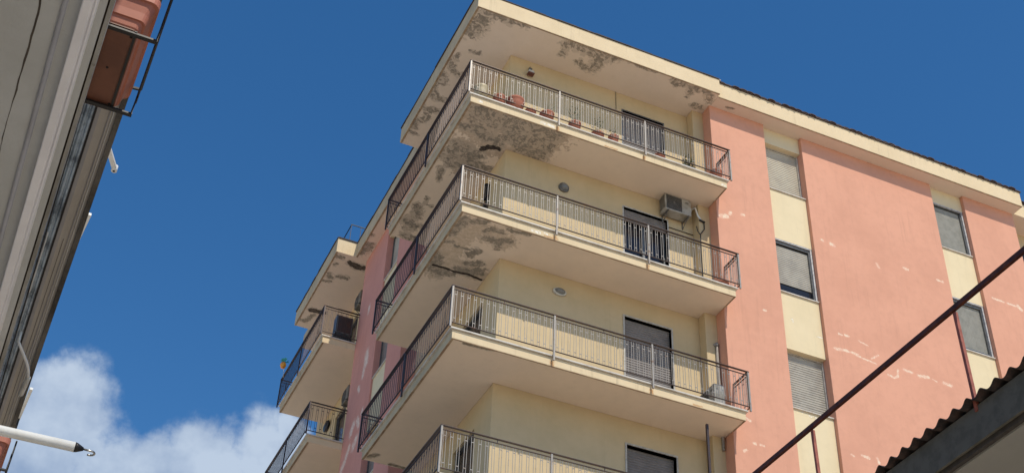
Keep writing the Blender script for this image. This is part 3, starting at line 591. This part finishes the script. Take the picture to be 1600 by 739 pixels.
MB().tube([(1.87, 1.12, 8.53), (1.87, 1.12, 8.72)], .010, 8).box(1.83, 1.91, 1.08, 1.139, 8.55, 8.66).build('bracket', 'lampmetal', t)
o = MB().lathe([(.01, 0), (.1, 0), (.16, .05), (.14, .09), (.0, .10)], n=20, sy=1.6).build('oval_lamp', 'black', frame=Matrix.Translation((1.376, 13.64, 5.45)) @ Matrix.Rotation(-math.pi / 2, 4, 'Y')); o['label'] = 'black oval lamp on the far wing wall'; o['category'] = 'lamp'
o = MB().box(1.30, 1.374, 1.98, 2.16, 5.17, 5.55).lathe([(.001, .0), (.07, .0), (.07, .03), (.001, .05)], (1.34, 2.07, 5.55), 12).build('meter_box', 'black', bevel=.015); o['label'] = 'narrow black box on the shaded side wall behind the balcony corner'; o['category'] = 'box'

# flower pots on the top balcony
def leaves(mb, c, n, r, h, s=.03):
    for i in range(n):
        a = random.uniform(0, 6.28); rr = r * random.random() ** .5; p = Vector(c) + Vector((rr * math.cos(a), rr * math.sin(a), random.uniform(0, h)))
        u = Vector((random.gauss(0, 1), random.gauss(0, 1), random.gauss(0, .6))).normalized() * s; v = u.cross(Vector((random.random(), random.random(), random.random()))).normalized() * s * .45
        mb.add([p - u, p + v, p + u, p - v], [(0, 1, 2, 3)])
def twigs(mb, c, n, h, r=.1):
    for i in range(n):
        a = random.uniform(0, 6.28); p = Vector(c); q = p + Vector((r * .6 * math.cos(a), r * .6 * math.sin(a), h * random.uniform(.4, .6))); e = q + Vector((r * math.cos(a + .5), r * math.sin(a + .5), h * random.uniform(.3, .5)))
        mb.tube([p, q, e], [.005, .004, .002], 5)
def pot(x, y, z, r, h, mat, label, plant=0, tall=.15, name='flower_pot'):
    y = .145; r *= 1.08; h *= 1.35
    t = thing(name, label, 'flower pot', loc=(x, y, z), group='flower pots on the top balcony')
    MB().lathe([(.001, .003), (r * .62, .003), (r * .80, h * .2), (r * .95, h * .55), (r * .97, h * .80), (r * 1.0, h * .82), (r * 1.03, h * .97), (r * 1.0, h), (r * .88, h), (r * .86, h * .9)], (x, y, z), 22).build('pot', mat, t)
    MB().lathe([(.001, h * .9), (r * .87, h * .9)], (x, y, z), 16).build('soil', 'soil', t)
    mb = MB()
    twigs(mb, (x, y, z + h * .9), 3 + plant // 25, tall, r)
    leaves(mb, (x, y, z + h * .9), max(plant, 12), r * .9, tall, .022)
    mb.build('plant', 'leaf', t)
zA = 6.1 + .036
pot(.33, .19, zA, .15, .24, 'cream_pot', 'cream bowl at the corner of the top balcony', 20, .10)
pot(.76, .17, zA, .13, .17, 'terra', 'terracotta pot right of the cream bowl', 14, .12)
pot(1.14, .19, zA, .19, .21, 'terra', 'widest terracotta bowl of the row, third from the balcony corner', 14, .08)
pot(1.50, .17, zA, .12, .09, 'terra', 'shallow terracotta dish between the widest bowl and a dark potted plant', 10, .05)
pot(1.90, .18, zA, .15, .16, 'terra', 'terracotta pot with dark foliage just left of the first railing post', 80, .12)
pot(2.58, .18, zA, .13, .16, 'terra', 'reddish pot with wispy tall twigs right of the first railing post', 70, .55)
pot(3.14, .18, zA, .14, .09, 'terra', 'low dish under straggly green shoots on the top balcony', 60, .5)
pot(3.54, .18, zA, .11, .16, 'terra', 'terracotta pot left of the top balcony door', 20, .25)
pot(4.7, .18, zA, .12, .08, 'terra', 'low dish in front of the top balcony door', 12, .05)
t = thing('planter_trough', 'black trough with a small dark plant near the right end of the top balcony', 'planter', loc=(5.5, .17, zA))
MB().box(5.30, 5.62, .10, .24, zA, zA + .10).build('trough', 'black', t, bevel=.01)
mb = MB(); twigs(mb, (5.46, .17, zA + .1), 6, .3, .1); leaves(mb, (5.46, .17, zA + .1), 110, .13, .3, .028); mb.build('plant', 'leaf', t)
pot(6.18, .24, zA, .13, .17, 'terra', 'terracotta pot in the right end corner of the top balcony', 20, .1)
t = thing('flower_pot', 'terracotta pot in the right end corner of the second balcony from the top', 'flower pot', loc=(6.2, .25, 3.09))
MB().lathe([(.001, .003), (.09, .003), (.13, .13), (.145, .135), (.145, .17), (.12, .17), (.12, .14)], (6.2, .25, 3.09), 20).build('pot', 'terra', t)
mb = MB(); leaves(mb, (6.2, .25, 3.23), 30, .11, .08); mb.build('plant', 'leaf', t)
# metal post standing on the fourth balcony
o = MB().bar((5.64, .32, -3.0), (5.64, .32, -.36), .045, .045, up=(1, 0, 0)).box(5.56, 5.72, .24, .40, -3.05 + .002, -3.0).build('metal_post', 'rail_side'); o['label'] = 'lone dark metal post standing upright on the lowest visible balcony'; o['category'] = 'post'
# cabinet on the far wing balcony
t = thing('iron_cabinet', 'dark cabinet on scrolled iron legs behind the far wing railing', 'cabinet', loc=(.62, 10.55, 6.13))
MB().box(.40, .86, 10.42, 10.72, 6.45, 7.02).build('body', 'alu_dark', t, bevel=.01)
MB().box(.44, .82, 10.405, 10.419, 6.49, 6.98).build('door', 'handrail', t, bevel=.004)
lg = MB()
for x in (.42, .84):
    for y in (10.44, 10.70): MB().bar((x, y, 6.135), (x, y, 6.45), .02, .02).build('leg', 'black', t)
for x, s in ((.54, 1), (.72, -1)):
    lg.tube([(x + s * .07 * (1 - i / 20) * math.cos(i * .5), 10.43, 6.30 + .09 * (1 - i / 20) * math.sin(i * .5)) for i in range(18)], .007, 5)
lg.bar((.42, 10.43, 6.2), (.84, 10.43, 6.2), .012, .012).build('scrollwork', 'black', t)
# toy pinwheel at the far wing rail
t = thing('pinwheel', 'orange and teal foil pinwheel fixed to the far wing railing', 'pinwheel', loc=(-.05, 14.1, 7.0))
MB().tube([(-.05, 14.1, 6.95), (-.09, 14.1, 7.42)], .006, 6).build('stick', 'white_pl', t)
MB().lathe([(.001, -.12), (.06, -.09), (.095, 0), (.07, .08), (.001, .11)], (-.11, 14.1, 7.36), 12).build('body', 'orange', t)
mb = MB(); 
for i in range(7):
    a = i * .9; mb.add([(-.08, 14.1, 7.45), (-.08 + .14 * math.cos(a), 14.1 + .06 * math.sin(a), 7.50 + .05 * (i % 3)), (-.06 + .1 * math.cos(a + .5), 14.1 + .1 * math.sin(a + .5), 7.56)], [(0, 1, 2)])
mb.build('vane', 'teal', t)

# ------------------------------------------------------------------ street frame: n across, g along the street, u up
G_ = Vector((-0.01319345, 0.99955744, -0.02666177)); N__ = Vector((0.9999129, 0.01319814, 0)); U_ = N__.cross(G_)
FR = Matrix(((N__.x, G_.x, U_.x, CAM.x), (N__.y, G_.y, U_.y, CAM.y), (N__.z, G_.z, U_.z, CAM.z), (0, 0, 0, 1)))
def fthing(name, label, cat, n, g, u, group=None): return thing(name, label, cat, mat=FR @ Matrix.Translation((n, g, u)), group=group)
nb = fthing('neighbouring_house', 'grey rendered house with balcony slabs overhead at the left edge', 'building', -1.6, 6, -1.6)
MB().box(-6, -1.45, -8, 34, -2.6, 10.2).build('wall', 'concrete', nb, FR)
sl = MB().box(-1.449, -.079, -4, 34, 4.5, 4.70).box(-.0785, -.071, -4, 34, 4.53, 4.70, 1).box(-.0705, -.051, -4, 34, 4.497, 4.72, 2).build('lower_slab', ['concrete', 'crack', 'edge_stain'], nb, FR)
# irregular crack line
ck = MB(); g0 = -1; j0 = 0; w0 = .003
while g0 < 16:
    g1 = g0 + random.uniform(.02, .05); j1 = j0 * .97 + random.gauss(0, .0012); w1 = max(.0012, min(.005, w0 + random.gauss(0, .0008)))
    ck.add([(-.353 + j0 - w0, g0, 4.4985), (-.353 + j0 + w0, g0, 4.4985), (-.353 + j1 + w1, g1, 4.4985), (-.353 + j1 - w1, g1, 4.4985)], [(0, 1, 2, 3)]); g0, j0, w0 = g1, j1, w1
ck.build('crack', 'crack', sl, FR)
MB().tube([(-.245, -4, 4.494), (-.245, 34, 4.494)], .013, 12).build('conduit', 'pvc_dull', nb, FR)
dp = [(-.178, 4.4995), (-.178, 4.452), (-.174, 4.447), (-.141, 4.447), (-.136, 4.451), (-.112, 4.490), (-.112, 4.4995)]
m_ = len(dp)
MB().add([(a, g_, b) for g_ in (-4, 34) for a, b in dp], [(i, (i + 1) % m_, m_ + (i + 1) % m_, m_ + i) for i in range(m_)] + [tuple(reversed(range(m_))), tuple(range(m_, 2 * m_))]).build('cable_duct', 'pvc', nb, FR, bevel=.002)
MB().tube([(-.124, -4, 4.462), (-.122, 5.3, 4.462), (-.146, 9.0, 4.440), (-.16, 14, 4.436)], .0065, 8).build('cable', 'pvc', nb, FR)
for gg in (2.6, 7.9, 10.4, 13): MB().box(-.185, -.098, gg, gg + .012, 4.44, 4.499).build('pipe_clip', 'pvc_dull', nb, FR)
MB().box(-1.449, .172, -4, 34, 7.4, 7.6).box(.1725, .215, -4, 34, 7.37, 7.62, 1).box(.024, .052, -4, 34, 7.375, 7.399, 2).build('upper_slab', ['concrete2', 'moss', 'pvc_dull'], nb, FR)
ck = MB().box(.085, .089, 9.8, 30, 7.3975, 7.3996).build('crack', 'crack', nb, FR)
aw = MB()
for i, n0 in enumerate((-.066, -.044, -.024, -.005)): aw.tube([(n0, 3, 7.22 - .012 * (i % 2)), (n0 - .01, 26, 7.22 - .012 * (i % 2))], .0115, 10)
aw.box(-.09, .008, 3, 26, 7.24, 7.40); aw.build('rolled_awning', 'awning', nb, FR)
MB().box(.008, .022, 3, 13.2, 7.2, 7.399).build('awning_gap', 'black', nb, FR)  # black strip along the gap between awning and slab lip
MB().box(-.052, -.042, 9.5, 10.4, 7.185, 7.20).build('awning_sunlit_sliver', 'white_pl', nb, FR)  # white strip put in for a sunlit sliver on the awning
MB().tube([(.150, 3, 7.392), (.146, 12, 7.392), (.152, 30, 7.392)], .004, 6).build('cable', 'white_pl', nb, FR)
MB().tube([(.118, 3, 7.390), (.124, 9, 7.390), (.112, 20, 7.390)], .0035, 6).build('cable', 'pvc_dull', nb, FR)
MB().tube([(-.093, 3, 7.20), (-.08, 8, 7.18), (-.04, 12, 7.17), (-.03, 26, 7.18)], .006, 6).build('cable', 'black', nb, FR)
# balustrade walls above the slabs
MB().box(-.45, -.37, -4, 34, 7.6, 8.5).build('parapet', 'concrete', nb, FR)

def awning_arm(a, b, w, u, hook=False):
    A, B = Vector((a[0], a[1], u)), Vector((b[0], b[1], u))
    t = MB().bar(A, B, w, .03).build('awning_arm', 'white_pl', nb, FR, bevel=.004)
    if hook:
        MB().tube([B + Vector((0, 0, .03)), B - Vector((0, 0, .03))], .026, 14).build('hinge', 'white_pl', t, FR)
        MB().tube([B + Vector((0, 0, .0)), B - Vector((0, 0, .035))], .010, 10).build('pin', 'black', t, FR)
    else: MB().box(B.x - .03, B.x + .015, B.y - .05, B.y + .05, u - .1, u + .03).build('mount', 'black', t, FR)
awning_arm((.02, 8.75), (.315, 9.42), .042, 8.0, True)
awning_arm((.245, 10.13), (.214, 10.6), .03, 8.0)
awning_arm((.262, 13.3), (.235, 14.0), .035, 8.0)
# curved tube lamp
k = 7.1 / 4.3
t = fthing('curved_pipe', 'white bent tube ending in a grey cap under the grey slab', 'pipe', -.015, 11, 7.2)
cp = [(-.012, 11.07), (.03, 11.17), (.068, 11.26), (.105, 11.35), (.136, 11.44), (.158, 11.53), (.170, 11.63)]
MB().tube([(-.015, 11.05, 7.22), (-.010, 11.07, 7.1)] + [(a, b, 7.1) for a, b in cp[1:]], .014, 10).build('tube', 'white_pl', t, FR)
MB().tube([(.172, 11.62, 7.1), (.166, 11.76, 7.1), (.155, 11.95, 7.1)], [.020, .026, .027], 12).build('cap', 'lampwhite', t, FR)
# hooked awning pole
t = fthing('awning_pole', 'white pole with a steel hook reaching out from the grey house', 'pole', -1.44, 6.46, 3.6)
P0, P1 = Vector((-1.44, 6.50, 3.6)), Vector((.412, 6.435, 3.6))
MB().tube([P0, P1], .027, 8).build('tube', 'white_pl', t, FR)
MB().tube([P1, P1 + Vector((.012, 0, 0)), P1 + Vector((.045, 0, 0))], [.026, .024, .009], 12).build('cap', 'black', t, FR)
hp = [P1 + Vector((.04, 0, 0)), P1 + Vector((.075, 0, 0))]
hc = P1 + Vector((.082, .022, 0))
hp += [hc + Vector((.024 * math.sin(a), -.024 * math.cos(a), 0)) for a in [i * .35 for i in range(1, 11)]]
MB().tube(hp, .0055, 8).build('hook', 'steel', t, FR)
MB().box(-1.449, -1.43, 6.42, 6.58, 3.5, 3.7).build('wall_plate', 'steel', t, FR)
# flower boxes
def rrect(n0, n1, g0, g1, r, m=5):
    pts = []
    for cx, cy, a0 in ((n1 - r, g0 + r, -90), (n1 - r, g1 - r, 0), (n0 + r, g1 - r, 90), (n0 + r, g0 + r, 180)):
        for i in range(m + 1):
            a = math.radians(a0 + 90 * i / m); pts.append((cx + r * math.cos(a), cy + r * math.sin(a)))
    return pts
def flower_box(label, g0, ext=.02):
    mw = FR @ Matrix.Translation((0, g0, 4.75)); t = thing('flower_box', label, 'flower box', mat=mw, group='flower boxes on the grey house'); 
    prof = [(.012, 0), (0, .012), (-.020, .085), (-.021, .086), (-.026, .088), (-.045, .150), (-.058, .152), (-.060, .195), (-.052, .197), (-.045, .190), (-.02, .05)]
    vs = []; n = None; base = (-.105, .088, 0, .58)
    for off, z in prof:
        ring = rrect(base[0] + off, base[1] - off, base[2] + off, base[3] - off, .03 - off * .3); n = len(ring); vs += [(a, b, z) for a, b in ring]
    fs = [tuple(reversed(range(n)))]
    for i in range(len(prof) - 1):
        for k_ in range(n): fs.append((i * n + k_, i * n + (k_ + 1) % n, (i + 1) * n + (k_ + 1) % n, (i + 1) * n + k_))
    fs.append(tuple(range((len(prof) - 1) * n, len(prof) * n)))
    b = MB().add(vs, fs).build('box', 'terra_b', t, mw)
    hm = MB()
    for a, c in ((.06, .05), (-.06, .05), (.06, .53), (0, .29)): hm.tube([(a, c, -.0065), (a, c, .002)], .007, 10)
    hm.build('drain_hole', 'dark', b, mw)
    MB().prism(rrect(-.103, .086, .002, .578, .03), -.005, .0005).build('base_shade_sheet', 'base_shade', t, mw)  # dark sheet added under the box for its shaded underside
    br = fthing('planter_bracket', label.replace('terracotta flower box', 'black iron bracket holding the flower box'), 'bracket', .17, g0, 4.75, group='flower box brackets')
    q = MB(); mwb = mw
    for gg in (.015, .545):
        q = MB().bar((-.12, gg, -.018), (.178, gg, -.018), .024, .010).bar((.172, gg, -.018), (.185, gg, .20), .008, .030, up=(0, 1, 0))
        q.build('support_bar', 'black', br, mwb)
    MB().tube([(.185, -ext, .20), (.188, .58, .20)], .006, 8).tube([(.180, -ext, .10), (.180, .58, .10)], .006, 8).build('guard_rail', 'black', br, mwb)
    MB().bar((.075, .0, -.010), (.075, .56, -.010), .012, .006).build('base_bar', 'black', br, mwb)
    MB().bar((.185, .58, .20), (.0, .60, .20), .012, .012).build('end_bar', 'black', br, mwb)
    return t
flower_box('terracotta flower box hanging at the top left under the sky', 4.60, .25)
flower_box('terracotta flower box cut off at the lower left corner', 8.98)

# right-hand shed --------------------------------------------------------
sh = fthing('corrugated_roof_shed', 'low building with dark corrugated roof edge at the lower right', 'building', 9, 5, -1.6)
cr_ = MB(); gs = -3; ge = 15; per = .177; amp = .027; rows = int((ge - gs) / (per / 10)); th = .007
vs = []; 
for i in range(rows + 1):
    g_ = gs + (ge - gs) * i / rows; ph = 2 * math.pi * (g_ - 8.52) / per
    c = math.cos(ph); wz = amp * (c + .12 * math.cos(2 * ph)); jj = .006 * math.sin(g_ * 3.1) + .004 * math.sin(g_ * 7.7)
    for nn, uu in ((7.475 + jj, 6.488), (13.0, 6.95)):
        vs += [(nn, g_, uu + wz + th / 2), (nn, g_, uu + wz - th / 2)]
fs = []
for i in range(rows):
    a = 4 * i; b = a + 4
    fs += [(a, b, b + 2, a + 2), (a + 1, a + 3, b + 3, b + 1), (a, a + 1, b + 1, b)]
cr_.add(vs, fs); cr_.build('corrugated_roof', 'fibre', sh, FR)
MB().box(7.545, 7.575, -3, 15, 6.135, 6.455).build('eave_board', 'board', sh, FR, bevel=.004)
MB().box(7.585, 7.63, -3, 15, 6.10, 6.42).build('eave_gap_shade', 'crack', sh, FR)  # dark strip standing for the shadow between board and soffit
MB().box(7.64, 13, -3, 15, 6.088, 6.12).build('soffit', 'ceil_r', sh, FR)
MB().box(8.9, 13, -3, 15, -2.6, 6.087).build('wall', 'concrete', sh, FR)
MB().box(7.64, 13, 14.9, 15, 6.12, 6.45).build('gable', 'board', sh, FR)
rr = fthing('roof_guard_rail', 'maroon iron guard rail rising above the corrugated roof', 'railing', 7.55, 7, 6.5)
MB().bar((7.53, 2.5, 7.475), (7.53, 13.0, 7.475), .036, .055).build('rail', 'rail_shaded', rr, FR, bevel=.006)
for g_ in (5.05, 7.26, 9.48, 11.7):
    MB().bar((7.55, g_, 6.40), (7.55, g_, 7.446), .034, .034, up=(0, 1, 0)).build('post', 'rail_lit', rr, FR, bevel=.004)
